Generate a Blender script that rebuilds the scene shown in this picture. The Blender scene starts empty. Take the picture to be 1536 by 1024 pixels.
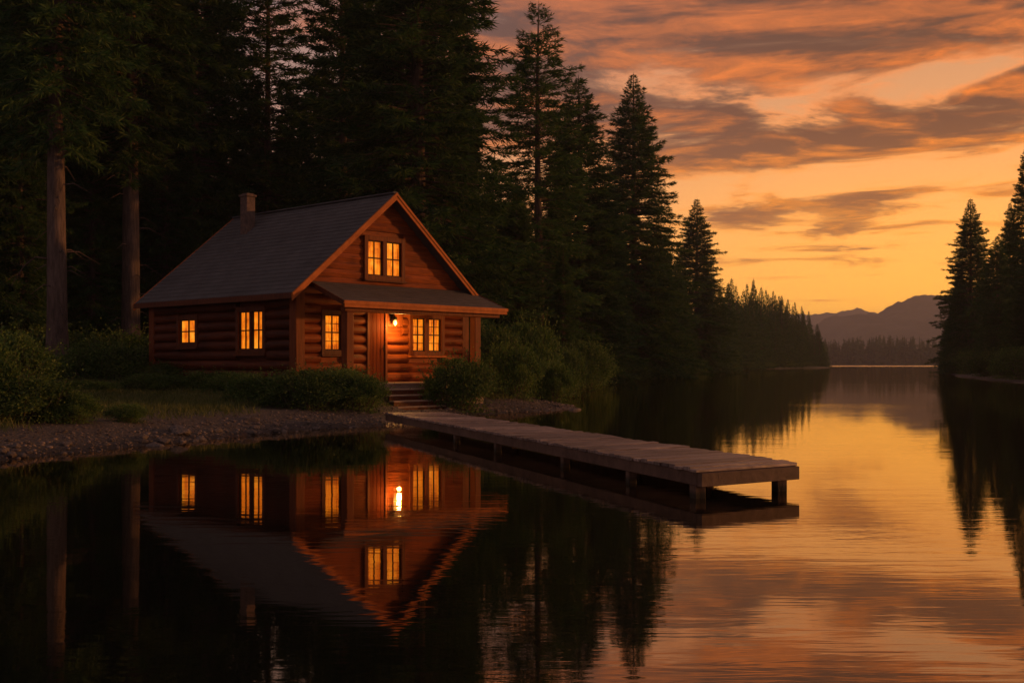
import bpy, bmesh, math, random
import numpy as np
from mathutils import Vector, Matrix
R = math.radians
C = bpy.context.scene.collection
sc = bpy.context.scene

# ------------------------------------------------------------------ camera
F = 1669.0; HC = 1.36; HOR = 545.0            # focal length in photo pixels, eye height, horizon row
cd = bpy.data.cameras.new('camera'); cam = bpy.data.objects.new('camera', cd); C.objects.link(cam)
cam.location = (0, 0, HC); cam.rotation_euler = (R(90), 0, 0)
cd.sensor_width = 36; cd.lens = 36 * F / 1536; cd.shift_y = (HOR - 512) / 1536
cd.clip_start = 0.05; cd.clip_end = 20000
sc.camera = cam
sc.view_settings.view_transform = 'Standard'; sc.view_settings.look = 'None'
sc.view_settings.exposure = 0.0; sc.view_settings.gamma = 1.0

def lin(r, g, b):
    f = lambda c: c / 12.92 if c <= .04045 else ((c + .055) / 1.055) ** 2.4
    return (f(r / 255), f(g / 255), f(b / 255), 1)

class G:                                        # tiny node-graph helper
    def __init__(s, nt): s.n = nt.nodes; s.l = nt.links
    def put(s, sock, v):
        if isinstance(v, bpy.types.NodeSocket): s.l.new(v, sock)
        else: sock.default_value = v
    def new(s, t, **kw):
        nd = s.n.new(t)
        for k, v in kw.items(): setattr(nd, k, v)
        return nd
    def m(s, op, a, b=None, c=None, clamp=False):
        nd = s.n.new('ShaderNodeMath'); nd.operation = op; nd.use_clamp = clamp
        s.put(nd.inputs[0], a)
        if b is not None: s.put(nd.inputs[1], b)
        if c is not None: s.put(nd.inputs[2], c)
        return nd.outputs[0]
    def step(s, x, a, b, t0=0., t1=1.):
        nd = s.n.new('ShaderNodeMapRange'); nd.interpolation_type = 'SMOOTHSTEP'
        s.put(nd.inputs[0], x); nd.inputs[1].default_value = a; nd.inputs[2].default_value = b
        nd.inputs[3].default_value = t0; nd.inputs[4].default_value = t1
        return nd.outputs[0]
    def mix(s, f, a, b, blend='MIX'):
        nd = s.n.new('ShaderNodeMix'); nd.data_type = 'RGBA'; nd.blend_type = blend
        s.put(nd.inputs[0], f); s.put(nd.inputs[6], a); s.put(nd.inputs[7], b)
        return nd.outputs[2]
    def ramp(s, f, stops):
        nd = s.n.new('ShaderNodeValToRGB'); e = nd.color_ramp.elements
        while len(e) < len(stops): e.new(.5)
        for i, (p, c) in enumerate(stops): e[i].position = p; e[i].color = c
        s.put(nd.inputs[0], f); return nd.outputs[0]
    def noise(s, vec, scale, detail=4, rough=.5, dist=0.):
        nd = s.n.new('ShaderNodeTexNoise')
        if vec is not None: s.l.new(vec, nd.inputs['Vector'])
        nd.inputs['Scale'].default_value = scale; nd.inputs['Detail'].default_value = detail
        nd.inputs['Roughness'].default_value = rough; nd.inputs['Distortion'].default_value = dist
        return nd.outputs[0]
    def xyz(s, x, y, z):
        nd = s.n.new('ShaderNodeCombineXYZ'); s.put(nd.inputs[0], x); s.put(nd.inputs[1], y); s.put(nd.inputs[2], z)
        return nd.outputs[0]
    def mapping(s, vec, scale=(1, 1, 1), loc=(0, 0, 0), rot=(0, 0, 0)):
        nd = s.n.new('ShaderNodeMapping'); s.l.new(vec, nd.inputs[0])
        nd.inputs[1].default_value = loc; nd.inputs[2].default_value = rot; nd.inputs[3].default_value = scale
        return nd.outputs[0]

# ------------------------------------------------------------------ sky (world)
SUN_AZ, SUN_EL = R(80), R(4.5)
W = bpy.data.worlds.new('World'); sc.world = W; W.use_nodes = True
W.node_tree.nodes.clear(); g = G(W.node_tree)
tc = g.new('ShaderNodeTexCoord').outputs['Generated']
sep = g.new('ShaderNodeSeparateXYZ'); g.l.new(tc, sep.inputs[0]); x, y, z = sep.outputs
el = g.m('ARCSINE', z); az = g.m('ARCTAN2', x, y)
ele = g.m('MULTIPLY', g.m('MAXIMUM', el, 0.), 1 / 1.57)
K = 1 / 1.57
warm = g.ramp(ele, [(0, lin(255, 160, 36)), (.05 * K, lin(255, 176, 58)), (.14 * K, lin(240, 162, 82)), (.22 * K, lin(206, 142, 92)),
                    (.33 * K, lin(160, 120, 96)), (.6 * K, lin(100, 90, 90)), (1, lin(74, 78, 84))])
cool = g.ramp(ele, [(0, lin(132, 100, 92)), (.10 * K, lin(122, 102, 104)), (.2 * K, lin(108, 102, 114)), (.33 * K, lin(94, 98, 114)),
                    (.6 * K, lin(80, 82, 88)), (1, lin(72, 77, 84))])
da = g.m('DIVIDE', g.m('SUBTRACT', az, .42), .66)
glow = g.m('EXPONENT', g.m('MULTIPLY', g.m('MULTIPLY', da, da), -1.))
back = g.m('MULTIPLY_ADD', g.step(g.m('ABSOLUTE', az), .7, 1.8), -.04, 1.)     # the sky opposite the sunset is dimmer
hb = g.m('MULTIPLY_ADD', g.m('EXPONENT', g.m('MULTIPLY', g.m('MAXIMUM', el, 0.), -11.)), .62, 1.)
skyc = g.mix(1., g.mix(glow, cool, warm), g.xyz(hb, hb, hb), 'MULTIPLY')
zz = g.m('ADD', g.m('MAXIMUM', z, 0.), .07)
u = g.m('DIVIDE', x, zz); v = g.m('DIVIDE', y, zz)
def cloud_noise(dv):
    vv = g.m('ADD', v, dv)
    p = g.xyz(g.m('MULTIPLY_ADD', vv, -.10, g.m('MULTIPLY', u, .8)), g.m('MULTIPLY_ADD', u, .16, g.m('MULTIPLY', vv, 1.05)), 3.7)
    return g.m('MULTIPLY_ADD', g.m('SUBTRACT', g.noise(p, 1.55, 11, .60, .5), .5), 1.45, .5)
n1 = cloud_noise(0.); n2 = cloud_noise(.16)
fine = g.noise(g.xyz(g.m('MULTIPLY_ADD', v, -.25, g.m('MULTIPLY', u, 1.5)), g.m('MULTIPLY_ADD', u, .45, g.m('MULTIPLY', v, 2.1)), 9.1), 3.2, 9, .62, .6)
def blob(px, py, wx, wy, amp, tilt=0.):
    a0 = math.atan((px - 768) / F); e0 = math.atan((HOR - py) / math.hypot(F, px - 768))
    dx = g.m('SUBTRACT', az, a0); dy = g.m('SUBTRACT', g.m('SUBTRACT', el, e0), g.m('MULTIPLY', dx, tilt))
    dx = g.m('MULTIPLY', dx, F / wx); dy = g.m('MULTIPLY', dy, F / wy)
    q = g.m('ADD', g.m('MULTIPLY', dx, dx), g.m('MULTIPLY', dy, dy))
    return g.m('MULTIPLY', g.m('EXPONENT', g.m('MULTIPLY', q, -1.)), amp)
bias = g.step(el, .0, .30, -.15, .07)
for b in [(1140, 50, 330, 75, .24, .10), (1060, 165, 300, 42, .20, .0), (1430, 172, 230, 34, .27, .14), (1240, 222, 130, 15, .2, .06),
          (1105, 322, 75, 17, .33, 0.), (1330, 347, 130, 15, .32, -.05), (1290, 298, 130, 12, .2, .08), (1275, 372, 80, 7, .26, .03),
          (1560, 60, 160, 50, .14, .1), (780, 60, 160, 80, .1, .1), (1215, 447, 60, 7, .2, 0.), (1010, 225, 120, 30, .12, 0.),
          (1450, 300, 120, 10, .2, .1), (1260, 130, 90, 22, -.10, .1), (1430, 105, 130, 22, -.20, .12), (1200, 270, 260, 22, -.12, 0.)]:
    bias = g.m('ADD', bias, blob(*b))
dens = g.step(g.m('ADD', n1, g.m('MULTIPLY_ADD', fine, .22, g.m('SUBTRACT', bias, .11))), .45, .70)
under = g.step(g.m('SUBTRACT', n1, n2), -.10, .16)
thick = g.ramp(ele, [(0, lin(200, 112, 50)), (.1 * K, lin(146, 88, 52)), (.2 * K, lin(92, 56, 42)), (.33 * K, lin(74, 50, 42)), (1, lin(70, 66, 72))])
edge = g.ramp(ele, [(0, lin(255, 176, 70)), (.12 * K, lin(255, 152, 36)), (.22 * K, lin(255, 132, 36)), (.33 * K, lin(214, 112, 54)), (1, lin(95, 80, 86))])
thick = g.mix(g.m('MULTIPLY_ADD', glow, .8, .2), lin(104, 84, 86), thick)
edge = g.mix(g.m('MULTIPLY_ADD', glow, .8, .2), lin(140, 104, 94), edge)
lit = g.m('MULTIPLY', g.m('SUBTRACT', 1., g.m('MULTIPLY', g.step(dens, .2, .9), g.m('MULTIPLY_ADD', under, -.55, 1.))), 1., clamp=True)
cl = g.mix(g.m('POWER', g.m('ADD', lit, g.m('MULTIPLY', g.m('SUBTRACT', fine, .5), 1.5), clamp=True), 1.35), thick, edge)
skyc = g.mix(g.m('MULTIPLY', dens, .92), skyc, cl)
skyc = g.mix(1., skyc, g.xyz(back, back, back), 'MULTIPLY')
nis = g.new('ShaderNodeTexSky', sky_type='NISHITA', sun_disc=False, sun_elevation=SUN_EL, sun_rotation=SUN_AZ)
nis.air_density = 1.5; nis.dust_density = 3.
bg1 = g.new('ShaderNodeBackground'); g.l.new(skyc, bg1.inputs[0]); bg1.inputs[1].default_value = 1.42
bg2 = g.new('ShaderNodeBackground'); g.l.new(nis.outputs[0], bg2.inputs[0]); bg2.inputs[1].default_value = .003
ad = g.new('ShaderNodeAddShader'); g.l.new(bg1.outputs[0], ad.inputs[0]); g.l.new(bg2.outputs[0], ad.inputs[1])
g.l.new(ad.outputs[0], g.new('ShaderNodeOutputWorld').inputs[0])
W.cycles.sampling_method = 'MANUAL'; W.cycles.sample_map_resolution = 512

# ------------------------------------------------------------------ sun
sd = bpy.data.lights.new('sun', 'SUN'); sun = bpy.data.objects.new('sun', sd); C.objects.link(sun)
sd.energy = 2.8; sd.angle = R(2.5); sd.color = (1, .38, .09)
sv = Vector((math.sin(SUN_AZ) * math.cos(SUN_EL), math.cos(SUN_AZ) * math.cos(SUN_EL), math.sin(SUN_EL)))
sun.rotation_euler = sv.to_track_quat('Z', 'Y').to_euler()
sun.location = (60, 20, 40)
try:
    sc.cycles.max_bounces = 8; sc.cycles.transparent_max_bounces = 8; sc.cycles.volume_bounces = 0
    sc.cycles.use_denoising = True; sc.cycles.sample_clamp_indirect = 4
except Exception: pass

# ------------------------------------------------------------------ tagging helpers
def tag(o, label=None, cat=None, group=None, kind=None):
    if label: o['label'] = label
    if cat: o['category'] = cat
    if group: o['group'] = group
    if kind: o['kind'] = kind
    return o
def empty(name, loc, rz=0, sca=(1, 1, 1)):
    o = bpy.data.objects.new(name, None); C.objects.link(o)
    o.location = loc; o.rotation_euler = (0, 0, rz); o.scale = sca; o.empty_display_size = .3
    return o
def link(name, me, mat=None, parent=None):
    o = bpy.data.objects.new(name, me); C.objects.link(o)
    if mat is not None and not me.materials: me.materials.append(mat)
    if parent is not None: o.parent = parent
    return o
def copy_tree(o, parent=None):
    c = o.copy(); C.objects.link(c)
    if parent is not None: c.parent = parent; c.matrix_parent_inverse = o.matrix_parent_inverse.copy()
    for ch in list(o.children): copy_tree(ch, c)
    return c
def np_mesh(name, V, Fq, smooth=False):
    V = np.asarray(V, np.float32); Fq = np.asarray(Fq, np.int32); k = Fq.shape[1]
    me = bpy.data.meshes.new(name)
    me.vertices.add(len(V)); me.vertices.foreach_set('co', V.ravel())
    me.loops.add(Fq.size); me.loops.foreach_set('vertex_index', Fq.ravel())
    me.polygons.add(len(Fq)); me.polygons.foreach_set('loop_start', np.arange(0, Fq.size, k, dtype=np.int32))
    me.polygons.foreach_set('loop_total', np.full(len(Fq), k, np.int32))
    if smooth: me.polygons.foreach_set('use_smooth', np.ones(len(Fq), bool))
    me.update(calc_edges=True); me.validate(); return me
class MB:                                        # collects shapes, builds one mesh
    def __init__(s): s.v = []; s.f = []; s.sm = []
    def add(s, vs, fs, smooth=False):
        o = len(s.v); s.v += [tuple(p) for p in vs]; s.f += [[i + o for i in f] for f in fs]; s.sm += [smooth] * len(fs)
    def box(s, a, b):
        (x0, y0, z0), (x1, y1, z1) = a, b
        s.hexa([(x0, y0, z0), (x1, y0, z0), (x1, y1, z0), (x0, y1, z0), (x0, y0, z1), (x1, y0, z1), (x1, y1, z1), (x0, y1, z1)])
    def hexa(s, p):
        s.add(p, [(0, 3, 2, 1), (4, 5, 6, 7), (0, 1, 5, 4), (1, 2, 6, 5), (2, 3, 7, 6), (3, 0, 4, 7)])
    def bar(s, p, q, w, h, up=(0, 0, 1)):        # a straight board from p to q, w across, h along up
        p, q = Vector(p), Vector(q); d = (q - p).normalized(); up = Vector(up); sx = d.cross(up).normalized(); uz = sx.cross(d).normalized()
        c = [(-1, -1), (1, -1), (1, 1), (-1, 1)]
        r = [[e + sx * (a * w / 2) + uz * (b * h / 2) for a, b in c] for e in (p, q)]
        s.add(r[0] + r[1], [(3, 2, 1, 0), (4, 5, 6, 7), (0, 1, 5, 4), (1, 2, 6, 5), (2, 3, 7, 6), (3, 0, 4, 7)])
    def tube(s, pts, rads, n=8, caps=True):
        pts = [Vector(p) for p in pts]; o = []
        for i, p in enumerate(pts):
            d = (pts[min(i + 1, len(pts) - 1)] - pts[max(i - 1, 0)]).normalized()
            a = Vector((0, 0, 1)) if abs(d.z) < .9 else Vector((1, 0, 0))
            e1 = d.cross(a).normalized(); e2 = d.cross(e1).normalized(); r = rads[i]
            r = r if isinstance(r, tuple) else (r, r)
            o += [p + e1 * (math.cos(k * 2 * math.pi / n) * r[0]) + e2 * (math.sin(k * 2 * math.pi / n) * r[1]) for k in range(n)]
        fs = [[i * n + k, i * n + (k + 1) % n, (i + 1) * n + (k + 1) % n, (i + 1) * n + k] for i in range(len(pts) - 1) for k in range(n)]
        s.add(o, fs, True)
        if caps: s.add(o[:n], [list(range(n))[::-1]]); s.add(o[-n:], [list(range(n))])
    def build(s, name, mat, parent=None, bevel=0):
        me = bpy.data.meshes.new(name); me.from_pydata(s.v, [], s.f); me.update()
        me.polygons.foreach_set('use_smooth', s.sm)
        bm = bmesh.new(); bm.from_mesh(me); bmesh.ops.recalc_face_normals(bm, faces=bm.faces)
        if bevel: bmesh.ops.bevel(bm, geom=list(bm.edges), offset=bevel, segments=1, affect='EDGES', clamp_overlap=True)
        bm.to_mesh(me); bm.free()
        return link(name, me, mat, parent)
def at(px, py, z):                               # photo ray -> point on the level z
    d = (HC - z) * F / (py - HOR); return ((px - 768) / F * d, d)
def col(px, d): return ((px - 768) / F * d, d)

# ------------------------------------------------------------------ materials
def mat(name):
    m_ = bpy.data.materials.new(name); m_.use_nodes = True; m_.node_tree.nodes.clear()
    q = G(m_.node_tree); bs = q.new('ShaderNodeBsdfPrincipled'); out = q.new('ShaderNodeOutputMaterial')
    q.l.new(bs.outputs[0], out.inputs[0]); return m_, q, bs
def objc(q): return q.new('ShaderNodeTexCoord').outputs['Object']
def bump(q, bs, h, dist=.02, strength=1.):
    b = q.new('ShaderNodeBump'); b.inputs['Distance'].default_value = dist; b.inputs['Strength'].default_value = strength
    q.l.new(h, b.inputs['Height']); q.l.new(b.outputs[0], bs.inputs['Normal'])
def wood(name, dark, light, grain=(1, 1, 1), rough=.6, isl=.5, bd=.01):
    m_, q, bs = mat(name); oc = objc(q)
    gv = q.mapping(q.mapping(oc, rot=(0, 0, -.55)), (.8, 14, 2)) if 'dock plank' in name else q.mapping(oc, grain)
    n = q.noise(gv, 3., 7, .62, .6); n2 = q.noise(oc, .9, 3, .6)
    f = q.m('ADD', q.m('MULTIPLY', n, .75), q.m('MULTIPLY', n2, .45))
    c = q.ramp(f, [(.38, dark), (.78, light)])
    if isl:
        r = q.new('ShaderNodeNewGeometry').outputs['Random Per Island']
        k = q.m('MULTIPLY_ADD', r, isl, 1 - isl * .5); c = q.mix(1., c, q.xyz(k, k, k), 'MULTIPLY')
    q.l.new(c, bs.inputs['Base Color']); bs.inputs['Roughness'].default_value = rough; bs.inputs['Specular IOR Level'].default_value = .18
    bump(q, bs, n, bd); return m_
M = {}
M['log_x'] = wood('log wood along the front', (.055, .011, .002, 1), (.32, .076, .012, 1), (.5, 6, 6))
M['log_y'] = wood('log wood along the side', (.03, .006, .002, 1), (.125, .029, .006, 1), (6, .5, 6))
M['post'] = wood('stained post wood', (.075, .017, .003, 1), (.21, .054, .010, 1), (6, 6, .5), isl=.2)
M['trim'] = wood('warm trim wood', (.26, .065, .009, 1), (.52, .15, .025, 1), (1.5, 1.5, 1.5), isl=.2)
M['dark_trim'] = wood('dark window casing wood', (.05, .013, .004, 1), (.12, .034, .009, 1), (4, 4, 1.5), isl=.3)
M['door'] = wood('door planks', (.055, .010, .002, 1), (.15, .030, .005, 1), (8, 8, .6), isl=.35)
M['door'].node_tree.nodes['Principled BSDF'].inputs['Specular IOR Level'].default_value = .05
M['black_wood'] = wood('near black sash', (.012, .008, .006, 1), (.03, .018, .012, 1))
M['dock'] = wood('weathered dock plank', (.022, .015, .012, 1), (.36, .265, .22, 1), (1, 1, 1), rough=.42, isl=.9, bd=.02)
M['dock'].node_tree.nodes['Principled BSDF'].inputs['Specular IOR Level'].default_value = .5
M['dock_beam'] = wood('weathered dock beam', (.05, .029, .02, 1), (.14, .088, .062, 1), (2, 2, 2), rough=.6, isl=.2)
M['wet_post'] = wood('dock post with wet algae foot', (.05, .029, .02, 1), (.14, .088, .062, 1), (5, 5, .8), rough=.6, isl=.2)
q = G(M['wet_post'].node_tree); b_ = q.n['Principled BSDF']; zc = q.new('ShaderNodeSeparateXYZ'); q.l.new(objc(q), zc.inputs[0])
src = b_.inputs['Base Color'].links[0].from_socket
q.l.new(q.mix(q.step(zc.outputs[2], .03, .10, .85, 0.), src, (.012, .014, .008, 1)), b_.inputs['Base Color'])
M['step'] = wood('worn step boards', (.16, .11, .08, 1), (.38, .27, .2, 1), (1, 5, 5), isl=.3)

def shingle():
    m_, q, bs = mat('asphalt shingles'); oc = objc(q)
    s_ = q.new('ShaderNodeSeparateXYZ'); q.l.new(oc, s_.inputs[0])
    br = q.new('ShaderNodeTexBrick'); q.l.new(q.xyz(s_.outputs[1], q.m('MULTIPLY', s_.outputs[0], 1.302), 0.), br.inputs[0])
    br.inputs['Scale'].default_value = 1.; br.inputs['Brick Width'].default_value = .31; br.inputs['Row Height'].default_value = .19
    br.inputs['Mortar Size'].default_value = .008; br.inputs['Color1'].default_value = (.042, .042, .045, 1); br.inputs['Color2'].default_value = (.09, .09, .094, 1)
    br.inputs['Mortar'].default_value = (.03, .028, .028, 1)
    n = q.noise(oc, 60, 3); n2 = q.noise(oc, 1.1, 5, .6)
    c = q.mix(.5, br.outputs[0], q.ramp(n2, [(.3, (.038, .038, .04, 1)), (.75, (.12, .117, .12, 1))]))
    q.l.new(q.mix(.25, c, q.ramp(n, [(.3, (.03, .03, .03, 1)), (.7, (.16, .15, .15, 1))])), bs.inputs['Base Color'])
    bs.inputs['Roughness'].default_value = .85; bump(q, bs, n, .006); return m_
M['shingle'] = shingle()
def porch_shingle():
    m_, q, bs = mat('porch roof shingles'); oc = objc(q)
    s_ = q.new('ShaderNodeSeparateXYZ'); q.l.new(oc, s_.inputs[0])
    br = q.new('ShaderNodeTexBrick'); q.l.new(q.xyz(s_.outputs[0], q.m('MULTIPLY', s_.outputs[1], 1.075), 0.), br.inputs[0])
    br.inputs['Scale'].default_value = 1.; br.inputs['Brick Width'].default_value = .3; br.inputs['Row Height'].default_value = .19
    br.inputs['Mortar Size'].default_value = .008; br.inputs['Color1'].default_value = (.04, .032, .028, 1); br.inputs['Color2'].default_value = (.085, .068, .06, 1)
    br.inputs['Mortar'].default_value = (.03, .027, .026, 1)
    n = q.noise(oc, 55, 3); n2 = q.noise(oc, 1.4, 5, .6)
    c = q.mix(.45, br.outputs[0], q.ramp(n2, [(.3, (.05, .042, .04, 1)), (.75, (.11, .088, .076, 1))]))
    q.l.new(c, bs.inputs['Base Color']); bs.inputs['Roughness'].default_value = .85; bump(q, bs, n, .006); return m_
M['porch_shingle'] = porch_shingle()
def simple(name, c1, c2, scale=4., rough=.8, bd=.01, metal=0.):
    m_, q, bs = mat(name); n = q.noise(objc(q), scale, 6, .6)
    q.l.new(q.ramp(n, [(.3, c1), (.7, c2)]), bs.inputs['Base Color']); bs.inputs['Roughness'].default_value = rough
    bs.inputs['Metallic'].default_value = metal; bump(q, bs, n, bd); return m_
M['chimney'] = simple('stained chimney render', (.06, .04, .032, 1), (.16, .105, .08, 1), 9, .9, .02)
M['iron'] = simple('dark iron', (.02, .018, .016, 1), (.05, .045, .04, 1), 12, .4, .002, .8)
M['rock'] = simple('shore rock', (.045, .035, .029, 1), (.17, .135, .112, 1), 5, .75, .03)
M['pebble'] = None
def pebble():
    m_, q, bs = mat('shore pebbles'); r = q.new('ShaderNodeNewGeometry').outputs['Random Per Island']
    q.l.new(q.ramp(r, [(0, (.03, .022, .016, 1)), (.5, (.085, .061, .047, 1)), (1, (.21, .16, .13, 1))]), bs.inputs['Base Color'])
    bs.inputs['Roughness'].default_value = .65; return m_
M['pebble'] = pebble()
def bark():
    m_, q, bs = mat('conifer bark'); oc = objc(q)
    n = q.noise(q.mapping(oc, (5, 5, .8)), 2.2, 8, .7, .4); n2 = q.noise(oc, .7, 3)
    c = q.ramp(q.m('ADD', q.m('MULTIPLY', n, .8), q.m('MULTIPLY', n2, .3)), [(.35, (.03, .02, .015, 1)), (.55, (.095, .066, .052, 1)), (.8, (.20, .145, .118, 1))])
    q.l.new(c, bs.inputs['Base Color']); bs.inputs['Roughness'].default_value = .9; bump(q, bs, n, .06); return m_
M['bark'] = bark()
def leafmat(name, c1, c2, c3, trans=.25, scale=.7):
    m_, q, bs = mat(name); r = q.new('ShaderNodeNewGeometry').outputs['Random Per Island']
    n = q.noise(objc(q), scale, 4, .6); ri = q.new('ShaderNodeObjectInfo').outputs['Random']
    f = q.m('ADD', q.m('MULTIPLY', r, .45), q.m('MULTIPLY', n, .62))
    c = q.ramp(f, [(.25, c1), (.55, c2), (.9, c3)])
    k = q.m('MULTIPLY_ADD', ri, .4, .8); c = q.mix(1., c, q.xyz(k, k, k), 'MULTIPLY')
    q.l.new(c, bs.inputs['Base Color']); bs.inputs['Roughness'].default_value = .7; bs.inputs['Specular IOR Level'].default_value = .25
    t = q.new('ShaderNodeBsdfTranslucent'); q.l.new(c, t.inputs[0])
    mx = q.new('ShaderNodeMixShader'); mx.inputs[0].default_value = trans
    q.l.new(bs.outputs[0], mx.inputs[1]); q.l.new(t.outputs[0], mx.inputs[2])
    q.l.new(mx.outputs[0], [n_ for n_ in q.n if n_.type == 'OUTPUT_MATERIAL'][0].inputs[0]); return m_
M['needles'] = leafmat('conifer needles', (.018, .050, .013, 1), (.040, .100, .026, 1), (.12, .165, .042, 1), .42)
M['leaves'] = leafmat('bush leaves', (.03, .066, .013, 1), (.085, .155, .03, 1), (.20, .24, .055, 1), .3, 1.6)
M['grass'] = leafmat('grass blades', (.05, .07, .018, 1), (.11, .13, .035, 1), (.22, .21, .07, 1), .3, 1.)
M['twig'] = simple('twig bark', (.05, .035, .025, 1), (.12, .085, .06, 1), 8)

def glass_lit(name, strength):                    # a lit room behind thin gathered curtains
    m_, q, bs = mat(name); oc = objc(q)
    s_ = q.new('ShaderNodeSeparateXYZ'); q.l.new(oc, s_.inputs[0])
    h = q.m('ADD', s_.outputs[0], s_.outputs[1])
    fold = q.m('SINE', q.m('MULTIPLY_ADD', h, 95., q.m('MULTIPLY', q.noise(oc, 3., 2), 9.)))
    n2 = q.noise(oc, 2.6, 4, .6); n3 = q.noise(q.mapping(oc, (14, 14, .8)), 1.4, 3)
    f = q.m('ADD', q.m('MULTIPLY_ADD', fold, .09, q.m('MULTIPLY_ADD', n2, 1.15, -.2)), q.m('MULTIPLY', n3, .28))
    c = q.ramp(f, [(.28, lin(140, 52, 4)), (.43, lin(206, 92, 8)), (.62, lin(240, 130, 22)), (.82, lin(255, 168, 48))])
    q.l.new(c, bs.inputs['Emission Color']); bs.inputs['Emission Strength'].default_value = strength
    bs.inputs['Base Color'].default_value = (.1, .05, .02, 1); bs.inputs['Roughness'].default_value = .2; bs.inputs['Specular IOR Level'].default_value = .2; return m_
M['pane'] = glass_lit('curtained window lit from inside', 1.2)
def emit(name, c, s):
    m_, q, bs = mat(name); bs.inputs['Emission Color'].default_value = c; bs.inputs['Emission Strength'].default_value = s
    bs.inputs['Base Color'].default_value = (.8, .6, .3, 1); return m_
M['bulb'] = emit('glowing bulb', (1, .55, .13, 1), 2.6)

# ------------------------------------------------------------------ shorelines and terrain
LEFT = [(-900, -260), (-200, -40), (-60, 0), (-28, 8.5), (-14, 12.3), (-9.6, 14.3)]
LEFT += [at(*p, 0) for p in [(0, 690), (70, 684), (150, 676), (215, 668), (300, 660), (400, 650), (490, 643)]]
LEFT += [(-3.1, 24.0), (-2.6, 24.1), (-1.9, 25.6), (-1.45, 27.4), (-.85, 29.5), (.2, 31.2), (1.2, 32.1), (2.0, 33.9), (1.9, 36), (1.3, 40), (1.6, 50),
         (3.2, 66), (5.6, 84), (12, 108), (22, 150), (36, 200), (62, 270), (84, 310), (101, 345), (110, 372), (112, 395), (95, 450), (40, 520), (-60, 700), (-300, 860), (-900, 900)]
LEFT += [(-2600, 900), (-2600, -260)]
RIGHT = [(26, 44), (30, 62), (34.8, 75.7), (40, 96), (48, 122), (55, 143), (61, 152), (70, 160), (105, 200), (220, 330), (420, 560), (900, 700), (2600, 700), (2600, -400), (60, -300), (30, -40), (24, 10)]
FAR_Y = 820.
def sdist(P, poly):                              # signed distance, positive on land
    poly = np.array(poly, float); a = poly; b = np.roll(poly, -1, 0)
    best = np.full(len(P), 1e18); ins = np.zeros(len(P), bool)
    for (ax, ay), (bx, by) in zip(a, b):
        ex, ey = bx - ax, by - ay; wx, wy = P[:, 0] - ax, P[:, 1] - ay
        t = np.clip((wx * ex + wy * ey) / (ex * ex + ey * ey), 0, 1)
        best = np.minimum(best, (wx - t * ex) ** 2 + (wy - t * ey) ** 2)
        c = ((ay > P[:, 1]) != (by > P[:, 1])) & (P[:, 0] < ex * (P[:, 1] - ay) / (ey if ey else 1e-9) + ax); ins ^= c
    return np.where(ins, 1, -1) * np.sqrt(best)
def vnoise(x, y, seed=0):
    xi, yi = np.floor(x).astype(np.int64), np.floor(y).astype(np.int64); fx, fy = x - xi, y - yi
    fx = fx * fx * (3 - 2 * fx); fy = fy * fy * (3 - 2 * fy)
    def h(a, b):
        n = (a * 374761393 + b * 668265263 + seed * 974711) & 0xffffffff; n = ((n ^ (n >> 13)) * 1274126177) & 0xffffffff
        return ((n ^ (n >> 16)) & 0xffff) / 65535.
    return (h(xi, yi) * (1 - fx) + h(xi + 1, yi) * fx) * (1 - fy) + (h(xi, yi + 1) * (1 - fx) + h(xi + 1, yi + 1) * fx) * fy
def fbm(x, y, o=4, seed=0): return sum(vnoise(x * 2 ** i, y * 2 ** i, seed + i) / 2 ** i for i in range(o)) / 2 - .47
def shore(P):
    P = np.asarray(P, float)
    s = np.maximum(np.maximum(sdist(P, LEFT), sdist(P, RIGHT)), P[:, 1] - FAR_Y)
    near = P[:, 1] < 60
    return s + np.where(near, .5 * fbm(P[:, 0] * .9, P[:, 1] * .9, 4, 3), 0)
def height(P, s=None):
    P = np.asarray(P, float); s = shore(P) if s is None else s
    up = .26 * np.clip(s / 1.6, 0, 1) ** .8 + .05 * np.clip(s - 1.2, 0, 9) + .038 * np.clip(s - 10, 0, 60) + .10 * np.clip(s - 70, 0, 150)
    z = np.where(s > 0, up, np.maximum(s * .22, -2.))
    rough = np.where(s > 0, np.minimum(.03 + s * .012, .6), .03)
    tq = (P[:, 0] + 5.61) * .676 + (P[:, 1] - 29) * .737; oq = (P[:, 0] + 5.61) * .737 - (P[:, 1] - 29) * .676
    cut = np.clip(np.minimum(np.minimum(tq - 1.0, 4.0 - tq), np.minimum(oq - .6, 3.4 - oq)) / .35, 0, 1)   # bare trodden ground at the steps
    z = z * (1 - cut) + np.minimum(z, .15) * cut; rough = rough * (1 - cut)
    return z + rough * fbm(P[:, 0] * .55, P[:, 1] * .55, 4, 11) + np.where((s > -.5) & (s < 4), .035 * fbm(P[:, 0] * 5, P[:, 1] * 5, 2, 5), 0)
def gz(x, y): return float(height([(x, y)])[0])
def axis(a, b, lo, hi, st):
    c = list(np.arange(a, b + 1e-6, st)); d, q = st, b
    while q < hi: d = min(d * 1.16, 90); q += d; c.append(q)
    d, q = st, a; pre = []
    while q > lo: d = min(d * 1.16, 90); q -= d; pre.append(q)
    return np.array(pre[::-1] + c)
xs = axis(-13, 4, -2600, 2600, .11); ys = axis(13, 36, -300, 5200, .13)
X, Y = np.meshgrid(xs, ys); P = np.stack([X.ravel(), Y.ravel()], 1); S = shore(P); Z = height(P, S)
nx, ny = len(xs), len(ys); idx = np.arange(nx * ny).reshape(ny, nx)
quads = np.stack([idx[:-1, :-1], idx[:-1, 1:], idx[1:, 1:], idx[1:, :-1]], -1).reshape(-1, 4)
gme = np_mesh('ground', np.column_stack([P, Z]), quads, True)
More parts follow.
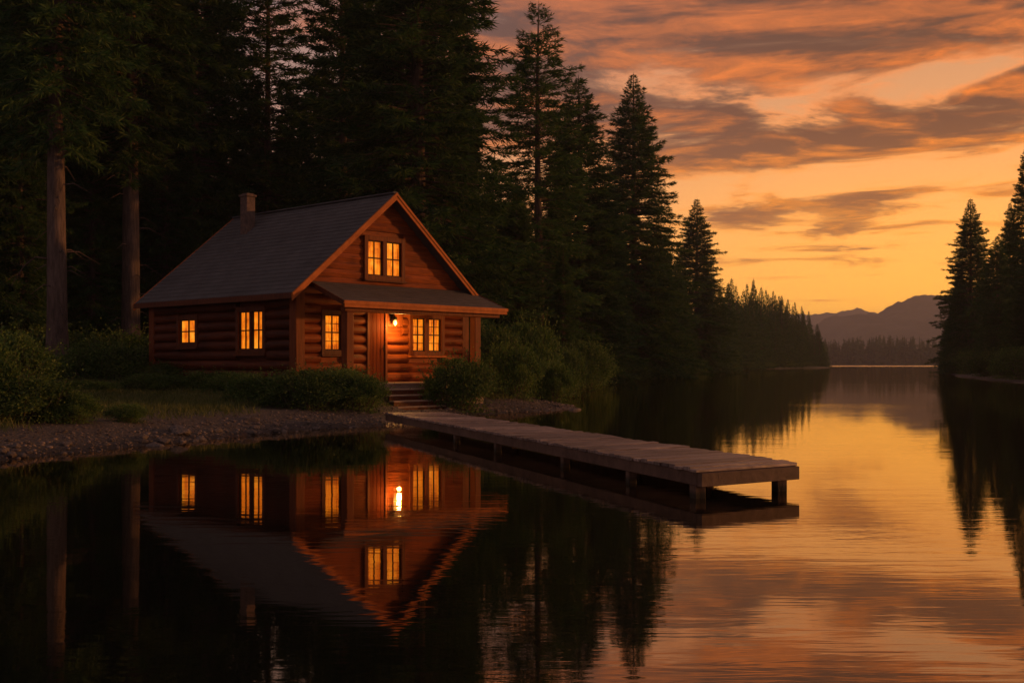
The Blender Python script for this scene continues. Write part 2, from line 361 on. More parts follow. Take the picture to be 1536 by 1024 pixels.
at_ = gme.attributes.new('shore', 'FLOAT', 'POINT'); at_.data.foreach_set('value', S.astype(np.float32))
def groundmat():
    m_, q, bs = mat('shore gravel, soil and turf'); oc = objc(q)
    a = q.new('ShaderNodeAttribute', attribute_name='shore').outputs['Fac']
    nb = q.noise(oc, .55, 4, .6); nf = q.noise(oc, 9, 6, .7)
    vo = q.new('ShaderNodeTexVoronoi'); q.l.new(oc, vo.inputs['Vector']); vo.inputs['Scale'].default_value = 19.
    vs = q.new('ShaderNodeSeparateColor'); q.l.new(vo.outputs['Color'], vs.inputs[0])
    gr = q.ramp(vs.outputs[0], [(0, (.034, .024, .017, 1)), (.5, (.10, .07, .05, 1)), (1, (.19, .14, .105, 1))])
    gr = q.mix(q.step(vo.outputs['Distance'], .25, .6), gr, (.05, .042, .036, 1))
    soil = q.ramp(nf, [(.3, (.06, .045, .028, 1)), (.7, (.15, .11, .065, 1))])
    turf = q.ramp(nf, [(.3, (.028, .042, .012, 1)), (.7, (.085, .095, .028, 1))])
    f = q.m('ADD', a, q.m('MULTIPLY', q.m('SUBTRACT', nb, .5), 4.))
    c = q.mix(q.step(f, 1.1, 2.6), gr, soil); c = q.mix(q.step(f, 2.4, 3.8), c, turf); c = q.mix(q.step(a, 14., 24.), c, soil)
    wet = q.step(a, .1, .8, .3, 1.); c = q.mix(1., c, q.xyz(wet, wet, wet), 'MULTIPLY')
    q.l.new(c, bs.inputs['Base Color']); q.l.new(q.step(a, .05, .5, .3, .85), bs.inputs['Roughness'])
    bump(q, bs, q.m('ADD', q.m('MULTIPLY', vo.outputs['Distance'], -.7), q.m('MULTIPLY', nf, .8)), .03); return m_
tag(link('ground', gme, groundmat()), kind='structure')

# ------------------------------------------------------------------ lake
def watermat():
    m_, q, bs = mat('dark lake water'); oc = objc(q)
    pt = q.noise(q.mapping(oc, (.05, .16, 1)), 1., 3, .5)
    big = q.noise(q.mapping(oc, (.28, 1.5, 1)), 1., 3, .5, .6)
    sm = q.noise(q.mapping(oc, (1.3, 7, 1), (3, 1, 0)), 1., 3, .55, .4)
    h = q.m('ADD', q.m('MULTIPLY', big, .0017), q.m('MULTIPLY', q.m('MULTIPLY', sm, .0010), q.step(pt, .38, .66, .35, 1.5)))
    b = q.new('ShaderNodeBump'); b.inputs['Distance'].default_value = 1.; b.inputs['Strength'].default_value = 1.; q.l.new(h, b.inputs['Height'])
    gl = q.new('ShaderNodeBsdfGlossy'); ys_ = q.new('ShaderNodeSeparateXYZ'); q.l.new(oc, ys_.inputs[0]); q.put(gl.inputs['Roughness'], q.step(ys_.outputs[1], 430., 560., .02, .20)); gl.inputs['Color'].default_value = (.95, .85, .70, 1)
    df = q.new('ShaderNodeBsdfDiffuse'); df.inputs['Color'].default_value = (.006, .008, .006, 1)
    fr = q.new('ShaderNodeFresnel'); fr.inputs[0].default_value = 1.8
    for nd in (gl, fr): q.l.new(b.outputs[0], nd.inputs['Normal'])
    mx = q.new('ShaderNodeMixShader'); q.put(mx.inputs[0], q.m('MULTIPLY_ADD', fr.outputs[0], .8, .2))
    q.l.new(df.outputs[0], mx.inputs[1]); q.l.new(gl.outputs[0], mx.inputs[2])
    q.n.remove(bs); q.l.new(mx.outputs[0], [n_ for n_ in q.n if n_.type == 'OUTPUT_MATERIAL'][0].inputs[0]); return m_
wv = [(x_, y_, 0) for y_ in (-250, 5000) for x_ in (-2500, 2500)]
tag(link('lake', np_mesh('lake', wv, [(0, 1, 3, 2)]), watermat()), kind='structure')

# ------------------------------------------------------------------ mountains
def mountain(name, prof, Y0, half, seed):
    pr = np.array([((p - 768) / F * Y0, HC + (HOR - q) / F * Y0) for p, q in prof])
    xs_ = np.linspace(pr[0, 0], pr[-1, 0], 220); t = np.linspace(-1, 1, 61)
    zc = np.interp(xs_, pr[:, 0], pr[:, 1]); XX, TT = np.meshgrid(xs_, t); YY = Y0 + TT * half
    k = half / 500.
    ridge = fbm(XX / 90 / k, YY / 120 / k, 5, seed)
    ZZ = zc[None] * (1 - np.abs(TT) ** 1.25) * (1 + .55 * ridge * np.minimum(1, np.abs(TT) * 4)) + zc[None] * .16 * fbm(XX / 22 / k, YY / 30 / k, 4, seed + 3) - 1.
    i_ = np.arange(XX.size).reshape(XX.shape)
    q_ = np.stack([i_[:-1, :-1], i_[:-1, 1:], i_[1:, 1:], i_[1:, :-1]], -1).reshape(-1, 4)
    return tag(link(name, np_mesh(name, np.column_stack([XX.ravel(), YY.ravel(), ZZ.ravel()]), q_, True), M['hill']), kind='structure')
M['hill'] = simple('wooded mountainside', (.03, .035, .02, 1), (.09, .085, .06, 1), .02, .95, 3.)
mountain('mountain', [(900, 540), (1140, 535), (1200, 505), (1230, 485), (1255, 472), (1270, 474), (1288, 470), (1300, 472), (1315, 468), (1335, 458), (1364, 446), (1378, 443), (1389, 440),
                      (1405, 441), (1450, 450), (1520, 440), (1600, 452), (1750, 500), (1900, 540)], 2000, 420, 5)
mountain('mountain', [(1000, 538), (1100, 500), (1160, 474), (1215, 468), (1246, 471), (1262, 466), (1280, 463), (1295, 465), (1330, 475), (1420, 480), (1550, 470), (1750, 520), (1900, 540)], 2900, 420, 9)

# ------------------------------------------------------------------ cabin
ang = math.atan2(1532 + 0, 1405)                 # the front wall runs away to the right
UX = Vector((.676, .737, 0)); 
cab = empty('log_cabin', (-5.61, 29.0, 0), math.atan2(.737, .676))
tag(cab, 'small log cabin with lit windows, dark shingle roof and covered porch on the lakeshore', 'cabin')
WX, WY = 6.15, 7.15                              # wall sizes; local x along the front, y into the house, z up
XC, EZ, PZ, OV, OF = WX / 2, 3.19, 6.11, .43, .40
SL = (PZ - EZ) / (XC + OV)
def roofz(x_): return PZ - SL * abs(x_ - XC)
FLOOR = .84
def wall_rows(mb, span, z0, z1, opens, T, step=.262, ra=.12, jit=0.02, seed=1):
    rr = random.Random(seed); n = round((z1 - z0) / step); st = (z1 - z0) / n
    for i in range(n):
        zc = z0 + (i + .5) * st; a, b = span
        segs = [(a, b)]
        for (o0, o1, q0, q1) in opens:
            if q0 - st * .45 < zc < q1 + st * .45:
                ns = []
                for s0, s1 in segs:
                    if o0 > s0: ns.append((s0, min(s1, o0)))
                    if o1 < s1: ns.append((max(s0, o1), s1))
                segs = [s_ for s_ in ns if s_[1] - s_[0] > .02]
        for s0, s1 in segs:
            k = max(2, int((s1 - s0) / .8) + 2); pts = []; rad = []
            for j in range(k):
                pts.append(T(s0 + (s1 - s0) * j / (k - 1), rr.uniform(-.008, .008), zc + rr.uniform(-.006, .006)))
                e = 1 + rr.uniform(-jit, jit) * 2; rad.append((ra * e, st * .515 * e))
            mb.tube(pts, rad, 14)
Tf = lambda t, o, z_: (t, -o, z_)                # front: o is outward
Ts = lambda t, o, z_: (-o, t, z_)                # left side
Tr = lambda t, o, z_: (WX + o, t, z_)
Tb = lambda t, o, z_: (t, WY + o, z_)
def tubeaxes(T): return T
WIN = {  # t0, t1, z0, z1, number of sashes, rows
  'front_single': (Tf, .842, 1.38, 1.72, 2.66, 1), 'front_double': (Tf, 3.97, 5.10, 1.71, 2.66, 2), 'gable': (Tf, 2.31, 3.54, 3.80, 4.76, 2),
  'side_double': (Ts, 1.365, 2.49, 1.74, 2.78, 2), 'side_small': (Ts, 4.68, 5.54, 1.95, 2.63, 1)}
CW = .13
def opening(k): _, a, b, c, d, _n = WIN[k]; return (a - CW, b + CW, c - CW, d + CW)
DOOR = (2.36, 2.92, FLOOR, 2.92)
# walls (front below the gable, left, right, back), each with a backing wall behind the logs
mb = MB(); wall_rows(mb, (.14, WX - .14), .35, 3.44, [opening('front_single'), opening('front_double'), (DOOR[0] - .09, DOOR[1] + .09, .35, 3.44), (3.02, 3.62, 2.38, 2.84)], Tf, seed=2)
mb.box((.05, .02, .1), (WX - .05, .10, 3.44)); mb.build('wall', M['log_x'], cab)
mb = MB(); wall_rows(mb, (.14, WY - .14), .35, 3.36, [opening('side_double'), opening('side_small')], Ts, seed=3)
mb.box((.02, .11, .1), (.10, WY - .11, 3.36)); mb.build('wall', M['log_y'], cab)
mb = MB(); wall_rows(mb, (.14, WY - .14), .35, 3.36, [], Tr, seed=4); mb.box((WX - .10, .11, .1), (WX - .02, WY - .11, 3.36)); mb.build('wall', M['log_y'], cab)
mb = MB(); wall_rows(mb, (.14, WX - .14), .35, 3.44, [], Tb, seed=5); mb.box((.05, WY - .10, .1), (WX - .05, WY - .02, 3.44)); mb.build('wall', M['log_x'], cab)
# gable boards
def gable(yf, sgn, opens):
    mb = MB(); z0 = 3.45; n = 11; top = PZ - .16; st = (top - z0) / n; rr = random.Random(8)
    for i in range(n):
        a0, a1 = z0 + i * st, z0 + (i + 1) * st - .006
        l0 = XC - (PZ - .15 - a0) / SL; l1 = XC - (PZ - .15 - a1) / SL
        segs = [(l0, l1, 2 * XC - l0, 2 * XC - l1)]
        for (o0, o1, q0, q1) in opens:
            if a1 > q0 + .02 and a0 < q1 - .02: segs = [(l0, l1, min(o0, 9), o0), (o1, o1, 2 * XC - l0, 2 * XC - l1)]
        for (b0, b1, c0, c1) in segs:
            if c0 - b0 < .03: continue
            e = rr.uniform(0, .012); yo = yf + sgn * (.05 + e); ym = yf + sgn * (.085 + e)
            am, bm_, cm = (a0 + a1) / 2, (b0 + b1) / 2, (c0 + c1) / 2
            vs = [(b0, yo, a0), (c0, yo, a0), (cm, ym, am), (c1, yo, a1), (b1, yo, a1), (bm_, ym, am)]
            bk = [(x_, yf, z_) for x_, _, z_ in vs]
            mb.add(vs + bk, [(0, 1, 2, 5), (5, 2, 3, 4), (6, 11, 8, 7), (11, 10, 9, 8), (0, 6, 7, 1), (1, 7, 8, 2), (2, 8, 9, 3), (3, 9, 10, 4), (4, 10, 11, 5), (5, 11, 6, 0)])
    l0 = XC - (PZ - .15 - z0) / SL
    mb.add([(l0, yf, z0), (2 * XC - l0, yf, z0), (XC, yf, PZ - .15), (l0, yf - sgn * .08, z0), (2 * XC - l0, yf - sgn * .08, z0), (XC, yf - sgn * .08, PZ - .15)],
           [(0, 1, 2), (3, 5, 4), (0, 3, 4, 1), (1, 4, 5, 2), (2, 5, 3, 0)])
    return mb
gable(0.02, -1, [opening('gable')]).build('gable_wall', M['log_x'], cab)
gable(WY - .02, 1, []).build('gable_wall', M['log_x'], cab)
# corner posts
for (cx, cy) in ((.03, .03), (WX - .03, .03), (.03, WY - .03), (WX - .03, WY - .03)):
    mb = MB(); mb.box((cx - .15, cy - .15, .1), (cx + .15, cy + .15, roofz(cx) - .20)); mb.build('corner_post', M['post'], cab, .02)
# windows
def window(key):
    T, t0, t1, z0, z1, ns = WIN[key]
    def bx(mb, a, b, o0, o1, c, d):
        p, q = T(a, o0, c), T(b, o1, d); mb.box([min(i, j) for i, j in zip(p, q)], [max(i, j) for i, j in zip(p, q)])
    mb = MB(); w = CW
    bx(mb, t0 - w, t0, -.02, .135, z0 - w, z1 + w); bx(mb, t1, t1 + w, -.02, .135, z0 - w, z1 + w)
    bx(mb, t0, t1, -.02, .13, z1, z1 + w); bx(mb, t0, t1, -.02, .13, z0 - w, z0)
    mid = []
    if ns == 2:
        tm, hw = (t0 + t1) / 2, (.04 if key == 'side_double' else .075); bx(mb, tm - hw, tm + hw, -.02, .128, z0, z1); mid = [(t0, tm - hw), (tm + hw, t1)]
    else: mid = [(t0, t1)]
    wn = mb.build('window', M['post'] if key in ('gable', 'front_double') else M['dark_trim'], cab, .006)
    sa = MB()
    for a, b in mid:
        e = .028
        for s0, s1, q0, q1 in ((a, a + e, z0, z1), (b - e, b, z0, z1), (a + e, b - e, z0, z0 + e), (a + e, b - e, z1 - e, z1)): bx(sa, s0, s1, .02, .085, q0, q1)
        zm = (z0 + z1) / 2; bx(sa, a + e, b - e, .02, .08, zm - .017, zm + .017)
        cm = (a + b) / 2; h = .009
        if key != 'side_small': bx(sa, cm - h, cm + h, .03, .07, z0 + e, zm - .017); bx(sa, cm - h, cm + h, .03, .07, zm + .017, z1 - e)
        else:
            bx(sa, cm - h * 1.6, cm + h * 1.6, .03, .07, z0 + e, z1 - e)
        if key.startswith('front'):
            for qz in ((z0 + zm) / 2, (zm + z1) / 2): bx(sa, a + e, b - e, .035, .066, qz - h, qz + h)
    sa.build('sash', M['black_wood'], wn)
    pn = MB()
    for a, b in mid: bx(pn, a, b, .0, .03, z0, z1)
    pn.build('pane', M['pane'], wn)
    sl = MB(); bx(sl, t0 - w - .03, t1 + w + .03, .0, .19, z0 - w - .045, z0 - w - .001); sl.build('sill', M['trim'] if key == 'front_double' else M['dark_trim'], wn, .005)
for k in WIN: window(k)
# door
mb = MB(); a, b = DOOR[0], DOOR[1]; n = 4
for i in range(n): mb.box((a + (b - a) * i / n + .002, -.10, DOOR[2] + .02), (a + (b - a) * (i + 1) / n - .002, -.02, DOOR[3]))
dr = mb.build('door', M['door'], cab, .006)
mb = MB(); mb.tube([(b - .09, -.10, 1.78), (b - .09, -.16, 1.78)], [.012, .012], 8); mb.tube([(b - .09, -.16, 1.70), (b - .09, -.165, 1.78), (b - .09, -.16, 1.86)], [.012, .014, .012], 8); mb.build('handle', M['iron'], dr)
mb = MB(); mb.box((a - .09, -.14, FLOOR), (a, -.01, 3.08)); mb.box((b, -.14, FLOOR), (b + .085, -.01, 3.08)); mb.box((a, -.135, DOOR[3]), (b, -.01, 3.08)); mb.build('door_frame', M['post'], cab, .01)
# wall lamp on its board
mb = MB(); mb.box((3.03, -.115, 2.39), (3.60, -.03, 2.84)); pl = mb.build('lamp_board', M['post'], cab, .006)
mb = MB(); mb.box((3.11, -.15, 2.58), (3.21, -.115, 2.74)); mb.tube([(3.16, -.15, 2.69), (3.16, -.23, 2.71), (3.16, -.27, 2.67)], [.014, .014, .014], 8)
mb.tube([(3.16, -.27, 2.685), (3.16, -.27, 2.65), (3.16, -.27, 2.59), (3.16, -.27, 2.58)], [.03, .055, .075, .07], 12)
wl = mb.build('wall_lamp', M['iron'], cab)
mb = MB(); pts = []; rd = []
for i in range(9):
    t_ = i / 8; pts.append((3.16, -.27, 2.57 - .15 * t_)); rd.append(max(.004, .048 * math.sin(math.pi * (.12 + .88 * t_)) ** .6))
mb.tube(pts, rd, 14); mb.build('bulb', M['bulb'], wl)
ld = bpy.data.lights.new('porch_lamp_light', 'POINT'); lo = bpy.data.objects.new('porch_lamp_light', ld); C.objects.link(lo)
lo.parent = cab; lo.location = (3.16, -.44, 2.40); ld.energy = 72; ld.color = (1, .46, .10); ld.shadow_soft_size = .06
# main roof: stepped shingle courses on both slopes
def main_roof():
    mb = MB(); y0, y1 = -OF, WY + .36; n = 24; run = XC + OV
    for sg in (-1, 1):
        top, bot = [], []
        for i in range(n):
            for e, lift in ((i / n, .0), ((i + 1) / n, .028)):
                d_ = run * e; top.append((XC + sg * d_, PZ - SL * d_ + lift * .8 - .016))
        bot = [(XC + sg * run, EZ - .12), (XC, PZ - .145)]
        prof = top + bot; k = len(prof)
        va = [(p, y0, q) for p, q in prof] + [(p, y1, q) for p, q in prof]
        fs = [[i, (i + 1) % k, k + (i + 1) % k, k + i] for i in range(k)]
        fs += [[2 * i, 2 * i + 1, 2 * i + 1, 2 * i] for i in ()]
        mb.add(va, fs)
        # end caps as strips so the stepped outline closes
        for off in (0, k):
            cap = []
            for i in range(2 * n - 1):
                e0, e1 = (i // 2 + i % 2) / n, ((i + 1) // 2 + (i + 1) % 2) / n
                cap.append([off + i, off + i + 1, off + i + 1])
            mb.f.append([len(mb.v) - 2 * k + off + j for j in range(k)]); mb.sm.append(False)
    return mb
rf = main_roof().build('roof', M['shingle'], cab)
mb = MB(); mb.tube([(XC, -OF - .01, PZ + .0), (XC, WY + .37, PZ + .0)], [(.10, .035)] * 2, 10); mb.build('ridge_cap', M['shingle'], rf)
# rake boards (two-step) and eave fascia
for sg in (-1, 1):
    for y_, o in ((-OF - .022, 0), (WY + .36 + .022, 0)):
        mb = MB(); e = Vector((XC + sg * (XC + OV + .03), y_, EZ - .025 - .10)); p = Vector((XC, y_, PZ - .10))
        dn = Vector((0, 0, -.10))
        for (yo, hh, dz) in ((0, .20, 0), (-.028 if y_ < 0 else .028, .085, .055)):
            a_ = Vector((e.x, y_ + yo, e.z + dz)); b_ = Vector((p.x, y_ + yo, p.z + dz)); t_ = .04 if yo == 0 else .025
            mb.hexa([(a_.x, a_.y - t_ / 2, a_.z - hh / 2), (b_.x, b_.y - t_ / 2, b_.z - hh / 2), (b_.x, b_.y + t_ / 2, b_.z - hh / 2), (a_.x, a_.y + t_ / 2, a_.z - hh / 2),
                     (a_.x, a_.y - t_ / 2, a_.z + hh / 2), (b_.x, b_.y - t_ / 2, b_.z + hh / 2), (b_.x, b_.y + t_ / 2, b_.z + hh / 2), (a_.x, a_.y + t_ / 2, a_.z + hh / 2)])
        mb.build('rake_board', M['trim'], cab)
    xe = XC + sg * (XC + OV + .02)
    mb = MB(); mb.box((min(xe, xe + sg * .03), -OF, EZ - .17), (max(xe, xe + sg * .03), WY + .36, EZ - .02)); mb.build('fascia', M['dark_trim'], cab)
# chimney
mb = MB(); mb.box((2.19, 5.50, 4.9), (2.50, 5.86, 6.52)); ch = mb.build('chimney', M['chimney'], cab, .012)
mb = MB(); mb.box((2.155, 5.465, 6.52), (2.535, 5.895, 6.59)); mb.box((2.22, 5.53, 6.59), (2.47, 5.83, 6.63)); mb.build('chimney_cap', M['chimney'], ch, .01)
# porch roof
PX0, PX1, PY, PZB, PZF = .30, 6.34, -1.57, 3.55, 2.95
def porch_roof():
    mb = MB(); n = 9; top = []
    for i in range(n):
        for e, lift in ((i / n, 0.), ((i + 1) / n, .016)): top.append((PY * e - .01, PZB + (PZF - PZB) * e + lift))
    prof = top + [(PY - .01, PZF - .07), (-.01, PZB - .09)]; k = len(prof)
    mb.add([(PX0, p, q) for p, q in prof] + [(PX1, p, q) for p, q in prof], [[i, (i + 1) % k, k + (i + 1) % k, k + i] for i in range(k)] + [list(range(k)), list(range(k, 2 * k))])
    return mb
pr = porch_roof().build('porch_roof', M['porch_shingle'], cab)
mb = MB(); mb.box((PX0 - .03, PY - .055, PZF - .075), (PX1 + .03, PY - .015, PZF + .012)); mb.box((PX0 + .0, PY - .03, PZF - .16), (PX1 - .0, PY + .01, PZF - .078)); mb.build('fascia', M['trim'], pr)
for xx in (PX0 - .015, PX1 + .015):
    mb = MB(); mb.bar((xx, PY - .01, PZF - .05), (xx, -.09, PZB - .055), .03, .12); mb.build('rake_board', M['dark_trim'], pr)
mb = MB(); mb.box((PX0 + .15, -1.42, PZF - .26), (PX1 - .12, -1.24, PZF - .085)); mb.build('porch_beam', M['post'], cab, .01)
for xx in (.62, 5.30):
    mb = MB(); mb.box((xx - .12, -1.43, .2), (xx + .12, -1.21, PZF - .262)); mb.build('porch_post', M['post'], cab, .015)
# porch floor and steps
mb = MB()
for i in range(11): mb.box((PX0 + .05, -.16 - .13 * i - .124, FLOOR - .04), (5.42, -.16 - .13 * i, FLOOR))
mb.box((PX0 + .1, -1.55, .1), (5.4, -1.5, FLOOR - .045)); mb.build('porch_floor', M['step'], cab, .004)
mb = MB(); rs_ = MB(); nz = 4
for i in range(1, nz + 1):
    zt = FLOOR - .148 * i; yy = -1.56 - .17 * (i - 1); x0, x1 = 1.50, 3.2 + .10 * i
    mb.box((x0, yy - .20, zt - .04), (x1, yy, zt)); rs_.box((x0 + .03, yy - .175, max(.02, zt - .2)), (x1 - .03, yy - .15, zt - .042))
stp = mb.build('steps', M['step'], cab, .005); rs_.build('riser', M['dark_trim'], stp)

# ------------------------------------------------------------------ dock
dk = empty('dock', (0, 0, 0)); tag(dk, 'long weathered plank dock on square posts reaching from the shore into the lake', 'dock')
A0, A1 = Vector((1.864, 11.07, 0)), Vector((-2.72, 23.9, 0)); B0, B1 = Vector((3.03, 11.83, 0)), Vector((-1.55, 24.2, 0))
DZ = .31
dk.location = (A1 + B1) / 2; off = dk.location.copy()
def dp(a, b, z_): p = A0.lerp(A1, a).lerp(B0.lerp(B1, a), b) - off; return (p.x, p.y, z_)
mb = MB(); n = 84; rr = random.Random(4)
for i in range(n):
    a, b = i / n + .0005, (i + 1) / n - .0008 - rr.uniform(0, .0008); z1 = [DZ + rr.uniform(-.009, .009) for _ in range(2)]; o0, o1 = -.02 + rr.uniform(-.015, .015), 1.02 + rr.uniform(-.015, .015)
    mb.hexa([dp(a, o0, DZ - .035), dp(a, o1, DZ - .035), dp(b, o1, DZ - .035), dp(b, o0, DZ - .035), dp(a, o0, z1[0]), dp(a, o1, z1[1]), dp(b, o1, z1[1]), dp(b, o0, z1[0])])
mb.build('deck', M['dock'], dk, .004)
for b0, b1 in ((.0, .04), (.96, 1.)):
    mb = MB(); mb.hexa([dp(.004, b0, DZ - .17), dp(.004, b1, DZ - .17), dp(1, b1, DZ - .17), dp(1, b0, DZ - .17), dp(.004, b0, DZ - .037), dp(.004, b1, DZ - .037), dp(1, b1, DZ - .037), dp(1, b0, DZ - .037)])
    mb.build('side_beam', M['dock_beam'], dk, .004)
mb = MB(); mb.hexa([dp(-.0035, -.0, DZ - .175), dp(-.0035, 1., DZ - .175), dp(.0035, 1., DZ - .175), dp(.0035, -.0, DZ - .175), dp(-.0035, -.0, DZ - .038), dp(-.0035, 1., DZ - .038), dp(.0035, 1., DZ - .038), dp(.0035, -.0, DZ - .038)])
mb.build('end_beam', M['dock_beam'], dk, .004)
for fr_ in (.012, .125, .27, .47, .63):
    for b in (.06, .9):
        p = Vector(dp(fr_, b, 0)); w = .062 if fr_ < .1 else .05; th = math.atan2(A1.x - A0.x, A1.y - A0.y)
        mb = MB(); e1 = Vector((math.cos(th), -math.sin(th), 0)) * w; e2 = Vector((math.sin(th), math.cos(th), 0)) * w
        cs = [p - e1 - e2, p + e1 - e2, p + e1 + e2, p - e1 + e2]
        mb.hexa([(c.x, c.y, -1.6) for c in cs] + [(c.x, c.y, DZ - .04) for c in cs]); mb.build('post', M['wet_post'], dk, .01)

# ------------------------------------------------------------------ conifers
def sprays(rng, P, D, qlen, qwid, out):          # diamond needle sprays at P along D
    n = len(P); D = D / np.linalg.norm(D, axis=1, keepdims=True)
    rnd = rng.normal(size=(n, 3)); rnd[:, 2] *= .5
    Sx = np.cross(D, rnd); Sx /= np.linalg.norm(Sx, axis=1, keepdims=True) + 1e-9
    L = (qlen * rng.uniform(.6, 1.35, n))[:, None]; Wd = (qwid * rng.uniform(.6, 1.3, n))[:, None]
    out.append(np.stack([P, P + D * L * .45 + Sx * Wd, P + D * L, P + D * L * .45 - Sx * Wd], 1))
def crown_mesh(name, seed, h, cb, rad, nb, tw=.11, ql=.32, qw=.024, pw=.8, lo=.55, gaps=0., irregular=.25, droop=.42, nq=5):
    rng = np.random.default_rng(seed); out = []; limbs = []
    for i in range(nb):
        t = (i + rng.uniform(0, 1)) / nb; t = t ** .92
        if gaps and vnoise(np.array([t * 14.]), np.array([i % 5 * 3.1]), seed)[0] < gaps: continue
        zb = cb + (h - cb - .5) * t; azm = i * 2.39996 + rng.uniform(-.5, .5)
        prof = (1 - t) ** pw * min(1., lo + t * 3.2 * (1 - lo))
        L = rad * prof * (1 + irregular * rng.normal() * .6) + .10
        L *= 1 + irregular * (vnoise(np.array([azm * 1.3 % 6.28]), np.array([t * 9]), seed + 7)[0] - .5) * 1.6
        L = max(.1, L); ql_, qw_ = ql * min(1, .3 + .6 * L), qw * min(1, .5 + .5 * L)
        a0 = -.10 + .75 * t ** 1.5 + rng.uniform(-.15, .15); dr = droop * (1 - t * .8); upt = .22 * (1 - t)
        hv = np.array([math.cos(azm), math.sin(azm), 0]); sv_ = np.array([-hv[1], hv[0], 0]); bend = rng.uniform(-.25, .25)
        def pos(s):
            return (hv * (L * s)[:, None] + sv_ * (L * bend * s * s)[:, None] + np.array([0, 0, 1.]) * (zb + L * (a0 * s - dr * s ** 2 + upt * s ** 4))[:, None])
        n = max(5, int(L / tw) * 2)
        s = rng.uniform(.10, 1, n) ** .75; P0 = pos(s); Tn = pos(s + .02) - P0; Tn /= np.linalg.norm(Tn, axis=1, keepdims=True)
        sd_ = rng.choice([-1, 1], n)[:, None]
        Dw = Tn * rng.uniform(.5, 1.1, n)[:, None] + sv_ * sd_ * rng.uniform(.4, 1., n)[:, None] + rng.normal(0, .22, (n, 3)); Dw[:, 2] -= rng.uniform(-.05, .45, n)
        Dw /= np.linalg.norm(Dw, axis=1, keepdims=True)
        tl = ((.16 + .36 * math.sqrt(L) * (1.08 - s)) * min(1, .12 + L * .7) * rng.uniform(.6, 1.2, n))[:, None]
        for k in range(nq):
            e = (k + rng.uniform(.0, .8)) / nq; sprays(rng, P0 + Dw * tl * e, Dw + rng.normal(0, .35, (n, 3)), ql_, qw_, out)
        sprays(rng, pos(np.array([.9, 1.])), Tn[:2], ql_ * 1.2, qw_, out)
        if L > .8: limbs.append([tuple(p) for p in pos(np.array([0., .3, .62, .92]))] + [L])
    sprays(rng, np.array([[0, 0, h - .9 + k * .12] for k in range(8)]), np.tile([0., 0, 1], (8, 1)) + rng.normal(0, .12, (8, 3)), ql * .5, qw * .5, out)
    V = np.concatenate(out).reshape(-1, 3)
    return np_mesh(name, V, np.arange(len(V)).reshape(-1, 4)), limbs
def trunk_mesh(name, h, r0, limbs, seed, n=12, stubs=0, cb=0):
    rr = random.Random(seed); mb = MB(); k = 14; pts = []; rd = []
    for i in range(k + 1):
        t = i / k; z_ = (h - .3) * t; pts.append((.05 * math.sin(t * 5 + seed), .05 * math.cos(t * 4 + seed), z_ - (1.2 if i == 0 else 0)))
        rd.append(r0 * (1 - t) ** .85 * (1 + (.35 if i == 0 else 0)) + .015)
    mb.tube(pts, rd, n)
    for l in limbs: mb.tube(l[:4], [.016 * l[4] ** .8 + .01, .012 * l[4] ** .8 + .008, .01, .004], 4, False)
    for i in range(stubs):
        z_ = rr.uniform(1.8, cb + 2); a = rr.uniform(0, 6.28); L = rr.uniform(.3, 1.6); c = Vector((math.cos(a), math.sin(a), 0)); b = Vector((0, 0, z_))
        mb.tube([b, b + c * L * .5 + Vector((0, 0, .05)), b + c * L + Vector((0, 0, -.22 * L))], [.03, .018, .006], 5, False)
    ob = mb.build(name, M['bark']); me = ob.data; bpy.data.objects.remove(ob); return me
PROTO = {}
def proto(key, seed, h, r0, cb, rad, nb, stubs=0, **kw):
    cm, lb = crown_mesh('crown', seed, h, cb, rad, nb, **kw)
    if not cm.materials: cm.materials.append(M['needles'])
    PROTO[key] = (h, trunk_mesh('trunk', h, r0, lb, seed, 12, stubs, cb), cm)
proto('dense', 1, 28, .36, 1.2, 4.6, 560, pw=.78, lo=.75)
proto('dense2', 2, 28, .36, 1.6, 4.3, 540, pw=.72, lo=.7, irregular=.32)
proto('bare', 3, 27, .34, 7.4, 3.4, 460, 30, pw=.5, lo=.3, irregular=.3, droop=.5)
proto('open', 4, 26, .30, 2.0, 3.3, 400, 10, pw=.62, lo=.6, gaps=.2, irregular=.4)
proto('narrow', 5, 24, .30, .8, 3.5, 680, pw=.75, lo=.85, irregular=.32)
proto('spire', 6, 26, .32, .8, 4.6, 760, pw=.80, lo=.85, irregular=.32, droop=.5)
proto('far', 7, 22, .25, .6, 3.6, 230, pw=1.0, lo=.95, tw=.26, ql=.6, qw=.09, nq=2)
proto('far2', 8, 22, .25, .6, 2.9, 220, pw=1.0, lo=.95, tw=.26, ql=.6, qw=.09, nq=2, irregular=.35)
SRC = {}
rnd = random.Random(77)
def tree(key, x_, y_, h, label, group=None, wid=1., rot=None, name='conifer_tree'):
    z_ = gz(x_, y_) - .05; ph = PROTO[key][0]; s = h / ph
    if key not in SRC:
        o = empty(name, (0, 0, 0)); link('trunk', PROTO[key][1], None, o); link('crown', PROTO[key][2], None, o); SRC[key] = o
    else: o = copy_tree(SRC[key])
    for k_ in ('label', 'category', 'group'):
        if k_ in o: del o[k_]
    o.location = (x_, y_, z_); o.scale = (s * wid, s * wid, s); o.rotation_euler = (0, 0, rnd.uniform(0, 6.28) if rot is None else rot)
    return tag(o, label, 'tree', group)
def apex(px, d, top):                            # position and height of a tree whose tip stands at that row
    x_, y_ = col(px, d); return x_, y_, HC + (HOR - top) * d / F - gz(x_, y_)
G1 = 'tall conifers around the cabin'
def T(key, px, d, h, label, wid=1., rot=None): x_, y_ = col(px, d); return tree(key, x_, y_, h, label, G1, wid, rot)
